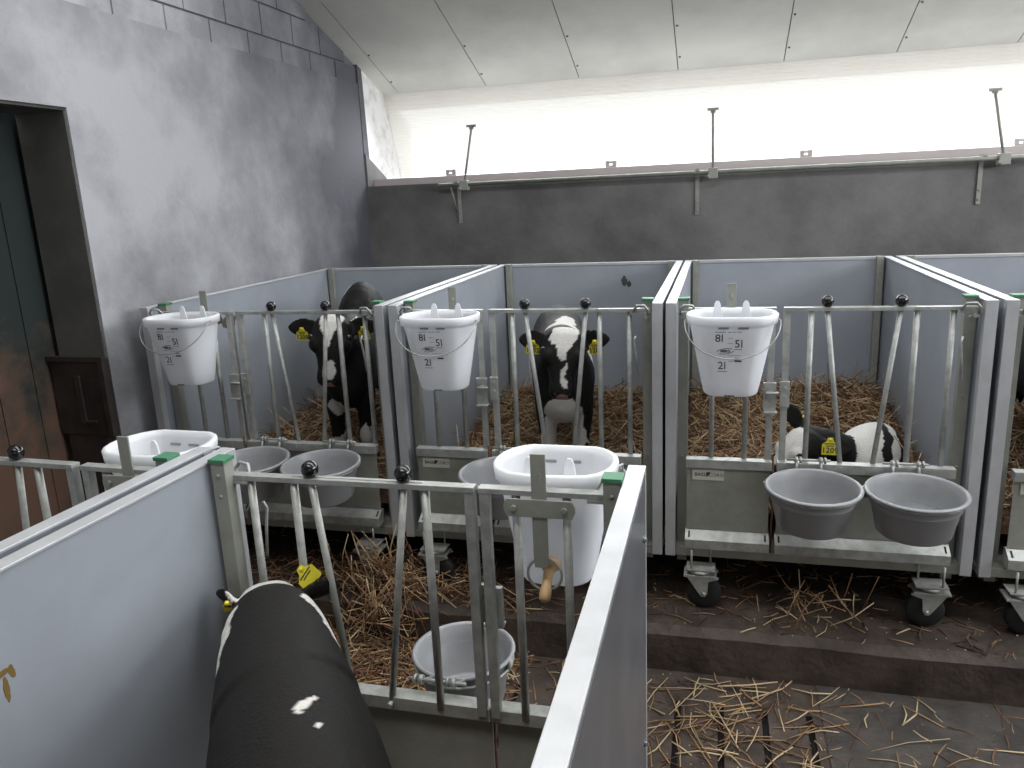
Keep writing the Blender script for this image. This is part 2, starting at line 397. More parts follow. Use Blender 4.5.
def bedding(x0, x1, y0, y1, hf, n, name, label):
    mb = MB(); nx, ny = 34, 48; vs = []; fs = []
    def h(x, y): return hf(x, y) + .022 * noise.noise(Vector((x * 9, y * 9, 1.3))) + .02 * noise.noise(Vector((x * 3.3, y * 3.3, 5)))
    for j in range(ny + 1):
        for i in range(nx + 1):
            x = x0 + (x1 - x0) * i / nx; y = y0 + (y1 - y0) * j / ny; vs.append((x, y, h(x, y)))
    for j in range(ny):
        for i in range(nx): a = j * (nx + 1) + i; fs.append((a, a + 1, a + nx + 2, a + nx + 1))
    b = len(vs); per = [i for i in range(nx + 1)] + [j * (nx + 1) + nx for j in range(1, ny + 1)] + [ny * (nx + 1) + i for i in range(nx - 1, -1, -1)] + [j * (nx + 1) for j in range(ny - 1, 0, -1)]
    zb = min(v[2] for v in vs) - .03
    for k in per: vs.append((vs[k][0], vs[k][1], zb))
    for q in range(len(per)): fs.append((per[q], b + q, b + (q + 1) % len(per), per[(q + 1) % len(per)]))
    fs.append(tuple(b + q for q in range(len(per))))
    mb.mi = 4; mb.add(vs, fs, True); mb.mi = 0
    def samp():
        x = random.uniform(x0 + .03, x1 - .03); y = random.uniform(y0 + .03, y1 - .03); return (x, y), h(x, y) + random.uniform(-.004, .02)
    strands(mb, n, samp, .08, .32, wts=(4, 3, 3, 1))
    o = mb.build(name, STRAWS + [BED], fix=False)
    return tag(o, label, 'straw', kind='stuff')

# ------------------------------------------------------------------ pens
T = .041; L = 1.85
def panel(root, x, steel=None, L=L, z0=.204, z1=1.27, splay=0):
    m = MB(); m.box(x + .004, x + T - .004, .012, L, z0 + .004, z1 - .004)
    p = m.build('side_panel', CORE, root)
    t = MB(); t.box(x, x + T, 0, .034, z0, z1); t.box(x, x + T, .034, L, z1 - .007, z1); t.box(x, x + T, .034, L, z0, z0 + .03)
    t.box(x, x + T, L - .03, L, z0 + .03, z1 - .03)
    t.build('panel_trim', ALU, p, bevel=.0015)
    if steel:
        s = MB(); s.box(x - .0012 if steel < 0 else x + T - .0042, x + .0042 if steel < 0 else x + T + .0012, .036, L - .03, z0 + .03, z1 - .009)
        for (yy, zz) in ((.10, 1.13), (.10, .6), (.9, .5)): s.ball((x + (-.002 if steel < 0 else T + .002), yy, zz), .009, 8)
        s.build('outer_sheet', CORE_D, p)
    if splay:
        p.rotation_euler.z = -splay; pv = Vector((x, 0, 0)); p.location = pv - Matrix.Rotation(-splay, 3, 'Z') @ pv
    return p

def bolt(m, x, y, z, r=.008, ax='y'):
    m.tube([(x, y, z), (x, y - .008, z)] if ax == 'y' else [(x, y, z), (x + .008, y, z)], r, 6)

def calf_pen(loc, rz, W, label, group, P=None, bowls=(.548, .893), tilt=2.5, bucket=.247, stain=None, steel=None, zt=1.24, bz=.62, backpost=True, gz=1.27, fy=0.0, splay=0):
    root = empty('calf_pen', loc, rz, label, 'calf pen', group)
    k = W / 1.155
    P = P or dict(fb=(.18 * k, .309 * k), fl=.399 * k, gl=.452 * k, gb=(.539 * k, .902 * k, 1.022 * k), s1=(.594 * k, .668 * k), s2=(.847 * k, .783 * k))
    panel(root, 0, -1 if steel == 'left' else None); panel(root, W - T, 1 if steel == 'right' else None, splay=splay)
    m = MB(); m.box(T + .002, W - T - .002, L - .036, L - .004, .208, 1.262); bp = m.build('back_panel', CORE, root)
    m = MB(); m.box(T + .002, W - T - .002, L - .04, L, 1.255, 1.27); m.build('panel_trim', ALU, bp)
    for x in (T + .004, W - T - .044):                      # front posts with green caps
        m = MB(); m.box(x, x + .04, .078, .118, .15, gz - .002)
        for zz in (.62, .9, 1.2): bolt(m, x + .02, .078, zz, .006)
        for zz in (1.235, 1.18): m.ball((x + .02, .119, zz), .006, 8)
        p = m.build('corner_post', ZINC_D, root, bevel=.002)
        c = MB(); c.box(x - .003, x + .043, .074, .122, gz - .002, gz + .008); c.build('post_cap', GREEN, p, bevel=.001)
    if backpost:
        for x in (T + .008, W - T - .044):
            m = MB(); m.box(x, x + .036, L - .078, L - .04, .20, 1.275)
            m.ball((x + .018, L - .079, 1.18), .006, 8); m.ball((x + .018, L - .079, .8), .006, 8)
            m.build('corner_post', ZINC_D, root, bevel=.002)
    m = MB(); m.box(T, W - T, .02, L - .04, .20, .235); m.build('floor_deck', ZINC_D, root)
    zb = bz                                                 # top of the lower channel
    def lower(m, a, b):
        m.box(a, b, -.010, .034, zb - .020, zb + .017)
    def kick(a, b, par):
        m = MB(); m.box(a + .004, b - .004, .002, .006, .33, zb - .02); m.build('kick_plate', ZINC_D, par)
        m = MB(); m.prism([(.004, .328), (-.040, .300), (-.040, .262), (.022, .262), (.022, .328)], 'x', a, b)
        q = m.build('bottom_profile', ZINC, par, bevel=.001)
        q.data.materials.append(SLOT); bmm = MB(); bmm.v = [tuple(v.co) for v in q.data.vertices]; bmm.f = [tuple(p.vertices) for p in q.data.polygons]; bmm.m = [0] * len(bmm.f); bmm.s = [False] * len(bmm.f)
        bmm.mi = 1
        for xx in (a + .012, b - .018): bmm.prism([(-.004, .3229), (-.030, .3064), (-.0305, .3074), (-.0045, .3239)], 'x', xx, xx + .007)
        bpy.data.objects.remove(q); bmm.build('bottom_profile', [ZINC, SLOT], par)
    # fixed section (left)
    fs = MB(); fs.box(.085, P['fl'] + .014, .016, .046, zt - .008, zt + .006); lower(fs, .082, P['fl'] + .014)
    fs.box(P['fl'] - .012, P['fl'] + .012, .020, .044, zb, zt)
    f = fs.build('fixed_section', ZINC, root, bevel=.0015)
    for x in P['fb']:
        m = MB(); m.tube([(x, .031, zb), (x, .031, zt)], .0105, 10); m.build('bar', ZINC, f)
    kick(.082, P['fl'] + .012, f)
    m = MB(); m.tube([(P['fl'] + .019, -.006, .25), (P['fl'] + .021, -.004, .42), (P['fl'] + .018, -.006, .66)], .004, 6); m.build('rusty_pin_rod', RUST, f)
    # gate (right)
    g = MB(); g0, g1 = P['gl'] - .013, W - T - .046
    g.box(g0, g1 + .035, .016, .046, zt - .008, zt + .006); lower(g, g0 - .006, g1)
    g.box(P['gl'] - .012, P['gl'] + .012, .020, .044, zb, zt)
    g.box(P['s1'][0] - .05, P['s2'][0] + .05, .028, .034, zt + .006, zt + .008)
    gate = g.build('gate', ZINC, root, bevel=.0015)
    for x in P['gb']:
        m = MB(); m.tube([(x, .031, zb), (x, .031, zt)], .0105, 10); m.build('bar', ZINC, gate)
    for a, b in (P['s1'], P['s2']):
        m = MB(); m.tube([(b, .026, zb + .005), (a, .031, zt - .002)], .0095, 10); m.tube([(b, -.012, zb), (b, .05, zb)], .008, 8); m.build('swing_bar', ZINC, gate)
        m = MB(); m.tube([(a, .031, zt), (a, .031, zt + .012)], .007, 8); m.ball((a, .031, zt + .027), .0225, 18); m.build('knob', BLACK, gate)
    kick(g0 - .006, g1, gate)
    m = MB(); zz = .90; x = P['fl']; x2 = P['gl']
    m.box(x - .026, x + .022, .006, .020, zz - .055, zz + .055); m.box(x - .022, x + .026, -.020, .012, zz - .062, zz - .056)
    m.box(x2 - .018, x2 + .018, .006, .020, zz - .040, zz + .060); m.tube([(x - .018, .0, zz + .015), (x + .03, .0, zz + .015)], .006, 8)
    m.lathe([(.016, 0), (.016, .006)], (x, .006, zz + .01), 12, Matrix.Rotation(math.pi / 2, 3, 'X'))
    for q in (.035, -.0): bolt(m, x2, .010, zz + q, .007)
    m.build('latch', ZINC, gate, bevel=.001)
    # hinge hooks at both ends of the rail
    for sx, xx in ((1, .066), (-1, W - .066)):
        m = MB(); m.tube([(xx - sx * .01, .012, zt - .02), (xx - sx * .01, -.004, zt + .004), (xx + sx * .005, -.008, zt + .022), (xx + sx * .035, .0, zt + .020), (xx + sx * .05, .02, zt - .01)], .005, 8)
        m.box(min(xx - sx * .02, xx + sx * .06), max(xx - sx * .02, xx + sx * .06), .012, .050, zt - .016, zt - .009)
        bolt(m, xx, .016, zt - .025, .009); m.build('hinge_hook', ZINC, root)
    m = MB(); xx = W - .105; m.tube([(xx, .0, zt - .10), (xx - .006, -.006, zt - .12), (xx + .0, -.002, zt - .17), (xx + .008, .0, zt - .26)], .004, 6)
    m.build('safety_wire', ZINC, root)
    # teat-bucket bracket
    if bucket:
        bx = bucket
        m = MB(); m.box(bx - .018, bx + .018, .046, .051, zt - .16, zt + .098); bolt(m, bx, .052, zt + .045, .008); m.box(bx - .004, bx + .004, .0455, .0515, zt + .03, zt + .06)
        pts = [(bx - .085, zt - .028), (bx - .078, zt - .012), (bx + .078, zt - .012), (bx + .085, zt - .028), (bx + .085, zt - .040), (bx + .078, zt - .056), (bx - .078, zt - .056), (bx - .085, zt - .040)]
        m.prism(pts, 'y', .0505, .0555); bolt(m, bx - .06, .062, zt - .034, .008); bolt(m, bx + .06, .062, zt - .034, .008)
        m.prism([(bx - .018, zt - .16), (bx + .018, zt - .16), (bx + .016, zt - .185), (bx - .016, zt - .185)], 'y', .046, .050)
        m.build('bucket_bracket', ZINC_D, root, bevel=.001)
        m = MB(); m.tube([(bx + .042 * math.cos(q), .018, zt - .218 + .042 * math.sin(q)) for q in [math.pi * 2 * i / 20 for i in range(20)]], .0035, 6, closed=True); m.build('teat_ring', ZINC_D, root)
    # bowl holders
    for bxc in bowls:
        m = MB(); R = .163 if tilt else .143; ti = math.radians(tilt); cyl = -.188 - fy
        ring = [(bxc + R * math.cos(q), cyl + R * math.sin(q), .600 - (0 if tilt else .022) + R * math.sin(q) * math.sin(ti)) for q in [math.pi * 2 * i / 28 for i in range(28)]]
        m.tube(ring, .005, 6, closed=True)
        for s_ in (-.045, .045):
            m.tube([(bxc + s_, cyl + R * .96, .604), (bxc + s_, -.018, .640), (bxc + s_, .0, .652)], .006, 6)
            m.lathe([(.013, 0), (.013, .012)], (bxc + s_ - .006, -.008, .652), 10, Matrix.Rotation(math.pi / 2, 3, 'Y'))
            m.lathe([(.013, 0), (.013, .008)], (bxc + s_ + .012, -.008, .652), 10, Matrix.Rotation(math.pi / 2, 3, 'Y'))
        m.tube([(bxc - .08, -.008, .652), (bxc + .08, -.008, .652)], .005, 8)
        m.tube([(bxc + R * .985 * math.cos(2.95), cyl + R * math.sin(2.95), .57), (bxc + R * 1.05 * math.cos(2.95), cyl + R * math.sin(2.95), .612)], .007, 6)
        m.build('bowl_holder', ZINC, root)
    # castors
    for (x0, sg, yy) in ((.09, 1, -.03), (W - .09, -1, -.03), (.09, 1, L - .2), (W - .09, -1, L - .2)):
        m = MB(); X = lambda q: x0 + sg * q
        for s_ in (-.034, .034):
            m.prism([(X(a), b) for a, b in ((.0, .150), (.128, .150), (.128, .142), (.088, .128), (.084, .075), (.074, .060), (.060, .062), (.052, .072))], 'y', yy + s_ - .0025, yy + s_ + .0025)
            m.ball((X(.071), yy + s_ * 1.08, .074), .009, 8)
        m.box(min(X(-.01), X(.12)), max(X(-.01), X(.12)), yy - .042, yy + .042, .148, .156)
        m.lathe([(.03, .156), (.045, .160), (.045, .170), (.03, .174)], (X(.055), yy, 0), 14)
        m.box(min(X(.0), X(.115)), max(X(.0), X(.115)), yy - .04, yy + .04, .174, .180)
        for q in (.02, .095): m.tube([(X(q), yy - .03 if q < .05 else yy + .03, .178), (X(q), yy - .03 if q < .05 else yy + .03, .262)], .0045, 6)
        c = m.build('castor', ZINC, root)
        m = MB(); m.lathe([(.030, -.022), (.064, -.022), (.070, -.014), (.071, 0), (.070, .014), (.064, .022), (.030, .022)], (X(.071), yy, .0715), 26, Matrix.Rotation(math.pi / 2, 3, 'X'))
        m.build('wheel', RUBBER, c)
    # maker's plate
    m = MB(); m.box(.108, .232, -.0015, .0022, zb - .072, zb - .028); p = m.build('maker_plate', LABEL, root)
    m = MB(); mt = Matrix.Translation((.170, -.0016, zb - .049)) @ Matrix.Rotation(math.pi / 2, 4, 'X')
    text_geo(m, 'BASS', .020, mt @ Matrix.Translation((-.031, 0, 0)), .0004, .0002)
    text_geo(m, 'CORO', .020, mt @ Matrix.Translation((.032, -.001, 0)), .0004)
    m.prism([(.162, zb - .056), (.169, zb - .056), (.180, zb - .038), (.164, zb - .038)], 'y', -.0024, -.0014)
    m.build('maker_lettering', INK, p)
    for ch in root.children:
        if ch.name.split('.')[0] in ('fixed_section', 'gate', 'hinge_hook', 'bucket_bracket', 'teat_ring', 'bowl_holder', 'maker_plate'): ch.location.y += fy
    return root, P

def smear(root_panel, pts, m_, name='stain'):
    """irregular thin dried smear on a panel: pts = (centre, normal axis, half sizes)"""
    m = MB()
    for (c, nrm, ru, rv, seed) in pts:
        n = 22; ring = []
        for i in range(n):
            q = 2 * math.pi * i / n; k = 1 + .45 * noise.noise(Vector((math.cos(q) * 1.6 + seed, math.sin(q) * 1.6, seed)))
            a, b = ru * k * math.cos(q), rv * k * math.sin(q)
            ring.append(Vector((c[0], c[1] + a, c[2] + b)) if nrm == 'x' else Vector((c[0] + a, c[1], c[2] + b)))
        d = Vector((.0012, 0, 0)) if nrm == 'x' else Vector((0, -.0012, 0))
        m.rings([ring, [p + d for p in ring]], smooth=False)
    return m.build(name, m_, root_panel)

ZP = PLINTH
FG = 'row of calf pens along the back wall'
far = []
PA = dict(fb=(.245, .36), fl=.452, gl=.505, gb=(.633, .998, 1.124), s1=(.672, .742), s2=(.94, .868))
penA, _ = calf_pen((-2.61, 0, ZP), 0, 1.225, 'wheeled calf pen at the left end of the back row, against the left wall', FG, PA, bowls=(.62, .965), bucket=.315)
penB, _ = calf_pen((-1.36, 0, ZP), 0, 1.155, 'second wheeled calf pen of the back row, holding the calf tagged 1202', FG, bowls=(.52, .865), bucket=.277)
penC, PCC = calf_pen((-.193, 0, ZP), 0, 1.155, 'third wheeled pen of the back row, with the lying calf behind its two grey bowls', FG)
penD, _ = calf_pen((.987, 0, ZP), 0, 1.155, 'calf pen cut by the right edge of the photo, last of the back row', FG, bowls=())
NG = 'calf pens in the near row'
PN = dict(fb=(.176, .298), fl=.374, gl=.411, gb=(.526, .881, 1.005), s1=(.580, .665), s2=(.832, .777))
PO = dict(fb=(.176, .298), fl=.357, gl=.411, gb=(.536, .881, 1.005), s1=(.605, .665), s2=(.832, .777))
penN, _ = calf_pen((-.153, -1.339, 0), math.pi, 1.130, 'near calf pen in the foreground, holding the calf seen from behind', NG, PN, bowls=(.547,), tilt=0, bucket=.238, steel='left', zt=1.22, bz=.60, fy=.040, splay=.028)
penO, _ = calf_pen((-1.312, -1.342, 0), math.pi - .034, 1.130, 'calf pen left of the foreground pen, mostly hidden behind its tall side panels', NG, PO, bowls=(), bucket=.205, zt=1.22, bz=.60, fy=.040)
for o in penA.children:
    if o.name.startswith('side_panel'):
        smear(o, [((T - .003, .62, 1.10), 'x', .07, .035, 3.1), ((T - .003, .64, .80), 'x', .018, .26, 1.2), ((T - .003, .63, 1.0), 'x', .022, .08, 4.2)], mat('dried_muck', (.07, .06, .05), .9)); break
for o in penB.children:
    if o.name.startswith('back_panel'): smear(o, [((.80, L - .0362, 1.155), 'y', .02, .03, 2.2), ((.83, L - .0362, 1.135), 'y', .016, .018, 7.2)], mat('dark_spot', (.06, .06, .06), .9))
for o in penN.children:
    if o.name.startswith('side_panel') and max(v.co.x for v in o.data.vertices) > .8:
        x = 1.130 - T + .003
        m_ = MANURE
        smear(o, [((x, .748, 1.078), 'x', .020, .006, 3.1), ((x, .744, 1.045), 'x', .006, .026, 1.9), ((x, .728, 1.070), 'x', .006, .014, 5.5), ((x, .77, 1.066), 'x', .012, .004, 7.5)], m_)
        break

# ------------------------------------------------------------------ milk buckets
HALF = [(0, .228), (.045, .228), (.086, .228), (.110, .216), (.134, .192), (.150, .160), (.157, .124), (.155, .088), (.144, .054), (.124, .028), (.097, .010), (.05, .002), (0, 0)]
def outline(k, dv=0, cx=.0, cv=.085, grow=0):
    pts = HALF + [(-a, b) for a, b in reversed(HALF[1:-1])]
    out = []
    for a, b in pts:
        q = Vector((a, b - .12)); 
        if grow: q += q.normalized() * grow
        out.append((q.x * k, cv + (q.y + .12 - cv) * k + dv))
    return out
def milk_bucket(pen, bx, label, group, teat=True, zrim=1.250, fy=0, sc=1):
    Mw = Matrix.Translation(pen.location) @ Matrix.Rotation(pen.rotation_euler.z, 4, 'Z')
    base = Mw @ Vector((bx, -.005 - .12 + fy, zrim - .305))
    root = empty('milk_bucket', base, pen.rotation_euler.z, label, 'bucket', group)
    root.scale = (sc, 1, 1)
    def ring(k, z, grow=0, cv=.085):
        return [Vector((a, .12 - b, z)) for a, b in outline(k, 0, 0, cv, grow)]
    m = MB(); Hh = .305; kb = .63
    def kz(z): return kb + (.965 - kb) * (z / (Hh - .03))
    R = [ring(kb - .03, 0), ring(kb, .006)]
    for z in (.06, .13, .2, .26, Hh - .035): R.append(ring(kz(z), z))
    R += [ring(.975, Hh - .034, .008), ring(.99, Hh - .004, .009), ring(.99, Hh, .004), ring(.98, Hh - .001, -.005), ring(.955, Hh - .02, -.004)]
    for z in (.26, .2, .13, .06): R.append(ring(kz(z), z, -.004))
    R += [ring(kb, .010, -.004)]
    m.rings(R)
    body = m.build('bucket_body', BUCKET, root)
    # grip band with two slots
    m = MB()
    def fyy(z): return .12 - (.085 + (.228 - .085) * kz(min(z, Hh - .036)))        # outer front face y at height z
    for x in (-.048, .020):
        m = MB(); m.box(x - .0, x + .036, fyy(Hh - .04) - .0022, fyy(Hh - .04) + .0075, Hh - .044, Hh - .037)
        m.build('grip_slot', mat_slot, body)
    # markings, printed on the front face
    m = MB(); z0, z1 = .03, Hh - .05
    tilt = math.atan2(fyy(z1) - fyy(z0), z1 - z0)
    def place(x, z): return Matrix.Translation((x, fyy(z) - .0008, z)) @ Matrix.Rotation(math.pi / 2 - tilt * -1 * -1, 4, 'X')
    def line(x0, x1, z, h=.0016): 
        y = fyy(z) - .0008; m.box(x0, x1, y - .0006, y + .0006, z - h / 2, z + h / 2)
    text_geo(m, '8l', .042, place(-.044, .226), .0004); line(-.058, -.022, .250)
    line(-.014, -.002, .250); line(.002, .012, .250); line(.016, .034, .250)
    line(-.014, .004, .228, .001); line(-.014, .004, .208, .001)
    text_geo(m, '5l', .042, place(.024, .205), .0004); line(.008, .036, .185)
    text_geo(m, '2l', .042, place(-.033, .122), .0004); line(-.048, -.014, .100); line(-.010, .006, .139, .001); line(-.014, .03, .162, .0008)
    line(.010, .035, .141, .006); line(.012, .033, .152, .002)
    c = (-.022, .178)
    for a0, a1 in ((.6, 3.2), (3.9, 6.2)):
        pts = []
        for i in range(10):
            q = a0 + (a1 - a0) * i / 9; x = c[0] + .029 * math.cos(q); z = c[1] + .010 * math.sin(q) + .12 * (x - c[0]); pts.append((x, fyy(z) - .0008, z))
        m.tube(pts, .0011, 4)
    text_geo(m, 'MEKO', .0125, place(c[0], c[1]), .0004, .0006)
    m.build('litre_markings', INK, body)
    m = MB(); line(-.022, .012, .004, .004); m.build('base_slot', INK, body)
    # hanging lugs (two upright fins at the rail side)
    for x in (-.052, .052):
        m = MB(); m.prism([(x - .024, Hh - .06), (x + .024, Hh - .06), (x + .011, Hh + .022), (x + .005, Hh + .032), (x - .005, Hh + .032), (x - .011, Hh + .022)], 'y', .082, .087); m.build('hanging_fin', BUCKET, root, bevel=.001)
    # wire bail
    m = MB(); pts = []
    for i in range(25):
        q = math.pi * i / 24; pts.append((.168 * math.cos(q), -.03 - .095 * math.sin(q) ** .8 - .012, Hh - .022 - .124 * math.sin(q)))
    m.tube(pts, .0024, 6); 
    for s_ in (-1, 1): m.tube([(s_ * .152, -.0, Hh - .02), (s_ * .168, -.03 - .012, Hh - .022)], .0035, 6)
    m.build('wire_handle', ZINC, root)
    if teat:
        m = MB(); q = Matrix.Rotation(math.radians(-128), 3, 'X')
        m.lathe([(.028, -.012), (.030, 0), (.022, .006), (.0135, .016), (.0125, .05), (.0155, .072), (.015, .086), (.008, .093)], (0, .118, .070), 16, q)
        m.build('teat', TEAT, root)
    return root
mat_slot = mat('grip_slot_grey', (.30, .31, .33), .6)
BG = 'milk buckets hung on the pens of the back row'
milk_bucket(penA, .315, 'white milk bucket on the pen beside the left wall', BG)
milk_bucket(penB, .277, 'white milk bucket hanging on the second back pen, left of calf 1202', BG)
milk_bucket(penC, .247, 'white milk bucket hung above the straw on the third back pen', BG)
NBG = 'milk buckets hung on the pens of the near row'
milk_bucket(penN, .232, 'white milk bucket with tan teat on the front of the foreground pen, seen from behind', NBG, fy=.035, zrim=1.245, sc=.96)
milk_bucket(penO, .243, 'white milk bucket half hidden behind the tall near side panels', NBG, fy=.035, zrim=1.245, sc=.96)

# ------------------------------------------------------------------ feed bowls
def feed_bowl(pen, bxc, label, group, tilt=2.5, water=False, zr=.617, yc=-.188, R=.172):
    Mw = Matrix.Translation(pen.location) @ Matrix.Rotation(pen.rotation_euler.z, 4, 'Z')
    root = empty('feed_bowl', Mw @ Vector((bxc, yc, zr - .195 * .83)), 0, label, 'bowl', group)
    root.rotation_euler = (math.radians(tilt), 0, pen.rotation_euler.z)
    m = MB(); k = R / .172
    m.lathe([(a, b * .83) for a, b in [(.104, 0), (.118, .003), (.126, .012), (.146, .13), (.149, .133), (.152, .14), (.157, .180), (.166, .181), (.1715, .186), (.172, .192), (.168, .197), (.161, .197), (.156, .190),
             (.150, .15), (.140, .10), (.122, .016), (.108, .008), (.0, .008)]] if k == 1 else
            [(a * k, b * .83) for a, b in [(.108, 0), (.122, .003), (.128, .012), (.146, .13), (.152, .14), (.157, .180), (.166, .181), (.172, .192), (.168, .197), (.161, .197), (.156, .190), (.150, .15), (.124, .016), (.110, .008), (0, .008)]], n=44)
    m.build('bowl_body', BOWL, root)
    if water:
        m = MB(); m.lathe([(.0, .060), (.134 * k, .060), (.132 * k, .052), (0, .052)], n=36); m.build('water', WATER, root)
    return root
GB = 'grey feed bowls on the back row of pens'
feed_bowl(penA, .62, 'grey feed bowl of the leftmost back pen, left of its pair', GB)
feed_bowl(penA, .965, 'grey feed bowl of the leftmost back pen, right of its pair, under calf 1205', GB)
feed_bowl(penB, .52, 'grey feed bowl left of the foreground milk bucket, on the second back pen', GB)
feed_bowl(penB, .865, 'grey feed bowl almost hidden behind the foreground milk bucket and panel', GB)
feed_bowl(penC, .548, 'grey feed bowl under the lying calf, left of the pair on the third back pen', GB)
feed_bowl(penC, .893, 'grey feed bowl with a little water, right of the pair on the third back pen', GB, water=True)
feed_bowl(penN, .547, 'grey feed bowl low on the outside of the foreground pen gate', 'grey feed bowl of the near row', tilt=0, zr=.612, yc=-.188, R=.152)

# ------------------------------------------------------------------ calves
BLK = (.015, .014, .013); WHT = (.74, .72, .68)
def Lf(rings_, secs, hint, n=18):
    pass
def loft(mb, secs, hint, n=18, sq=1.0):
    """secs: (centre, half width along hint, half size across); frames follow the path"""
    h = Vector(hint); R = []; n = max(n, 28)
    K = len(secs); D = [(Vector(s[0]), s[1], s[2]) for s in secs]; out = []
    for i in range(K - 1):                                # smooth the outline between the given sections
        p0, p1, p2, p3 = D[max(i - 1, 0)], D[i], D[i + 1], D[min(i + 2, K - 1)]
        for j in range(4):
            t = j / 4
            f = lambda a, b, c, d: .5 * ((2 * b) + (c - a) * t + (2 * a - 5 * b + 4 * c - d) * t * t + (3 * b - a - 3 * c + d) * t ** 3)
            out.append((f(p0[0], p1[0], p2[0], p3[0]), max(f(p0[1], p1[1], p2[1], p3[1]), .004), max(f(p0[2], p1[2], p2[2], p3[2]), .004)))
    out.append(D[-1]); secs = out; C = [q[0] for q in secs]
    for i, s in enumerate(secs):
        t = (C[min(i + 1, len(C) - 1)] - C[max(i - 1, 0)]).normalized()
        a = (h - t * h.dot(t)).normalized(); b = t.cross(a)
        R.append([C[i] + a * s[1] * math.cos(q) + b * s[2] * math.sin(q) for q in [2 * math.pi * k / n for k in range(n)]])
    mb.rings(R)

def finish_calf(mb, name, root, whites, blacks=(), voxel=.0075, nose=None, seed=0, extra=None):
    me = bpy.data.meshes.new('raw'); me.from_pydata(mb.v, [], mb.f)
    import bmesh
    b = bmesh.new(); b.from_mesh(me); bmesh.ops.recalc_face_normals(b, faces=b.faces); b.to_mesh(me); b.free()
    o = bpy.data.objects.new('raw', me); COL.objects.link(o)
    r = o.modifiers.new('r', 'REMESH'); r.mode = 'VOXEL'; r.voxel_size = voxel
    s = o.modifiers.new('s', 'SMOOTH'); s.factor = .5; s.iterations = 6
    dg = bpy.context.evaluated_depsgraph_get(); m2 = bpy.data.meshes.new_from_object(o.evaluated_get(dg))
    bpy.data.objects.remove(o); bpy.data.meshes.remove(me)
    m2.name = name; m2.materials.clear(); m2.materials.append(COAT)
    at_ = m2.color_attributes.new('coat', 'FLOAT_COLOR', 'POINT'); cols = []
    def inside(p, L_):
        for (c, rad) in L_:
            d = math.sqrt(sum(((p[i] - c[i]) / rad[i]) ** 2 for i in range(3)))
            if d < 1: return True
        return False
    for v in m2.vertices:
        p = v.co; nz = noise.noise(p * 14 + Vector((seed, 0, 0))) * .018 + noise.noise(p * 50) * .006
        q = p + Vector((nz, noise.noise(p * 14 + Vector((9, seed, 0))) * .018, nz))
        wt = inside(q, whites) and not inside(q, blacks)
        c = WHT if wt else BLK
        if nose and (p - Vector(nose[0])).length < nose[1]: c = (.42, .26, .23) if nose[2] else (.03, .028, .028)
        if extra: c = extra(p, c)
        cols += [c[0], c[1], c[2], 1]
    at_.data.foreach_set('color', cols)
    m2.polygons.foreach_set('use_smooth', [True] * len(m2.polygons))
    ob = bpy.data.objects.new(name, m2); COL.objects.link(ob); ob.parent = root
    return ob

def head(mb, P, Mz, side, sc=1.0):
    """P poll, Mz muzzle tip, side = animal's lateral axis; returns frame"""
    P = Vector(P); Mz = Vector(Mz); d = (Mz - P); Ln = d.length; d.normalize(); s = Vector(side); s = (s - d * s.dot(d)).normalized(); f = s.cross(d)
    # f: towards the forehead side or jaw side; make it point to the forehead (outwards, away from the neck)
    prof = [(-.02, .045, .045, 0), (.03, .070, .070, 0), (.12, .088, .088, .0), (.26, .098, .092, .004), (.38, .093, .090, .004), (.50, .078, .080, 0), (.63, .062, .068, -.002), (.76, .055, .058, -.004), (.88, .060, .053, -.004), (.96, .054, .045, -.004), (1.0, .036, .03, -.004)]
    R = []
    for t, a, b, off in prof:
        c = P + d * Ln * t + f * off * sc
        ring = []
        for k in range(24):
            q = 2 * math.pi * k / 24; ca, sa = math.cos(q), math.sin(q)
            ex = .8
            ring.append(c + s * (a * sc * math.copysign(abs(ca) ** ex, ca)) + f * (b * sc * math.copysign(abs(sa) ** ex, sa)))
        R.append(ring)
    mb.rings(R)
    # brow ridges and cheeks
    for sg in (-1, 1):
        c = P + d * Ln * .30 + s * sg * .078 * sc + f * .050 * sc; mb.ball(c, .030 * sc, 10)
        c = P + d * Ln * .42 + s * sg * .060 * sc - f * .040 * sc; mb.ball(c, .042 * sc, 10)
    return P, d, Ln, s, f

def ear(mb, root_p, tip, width, nrm, thick=.010):
    a = Vector(root_p); b = Vector(tip); d = b - a; n = Vector(nrm); d_ = d.normalized(); wv = d_.cross(n).normalized(); nn = wv.cross(d_)
    prof = [(-.12, .40), (.06, .45), (.22, .78), (.42, 1.0), (.60, .98), (.78, .78), (.92, .45), (1.0, .15)]
    R = []
    for t, k in prof:
        c = a + d * t; ring = []
        for i in range(14):
            q = 2 * math.pi * i / 14; x = math.cos(q) * k * width / 2; y = math.sin(q) * thick
            ring.append(c + wv * x + nn * (y + (x / width * 2) ** 2 * .012))
        R.append(ring)
    mb.rings(R)

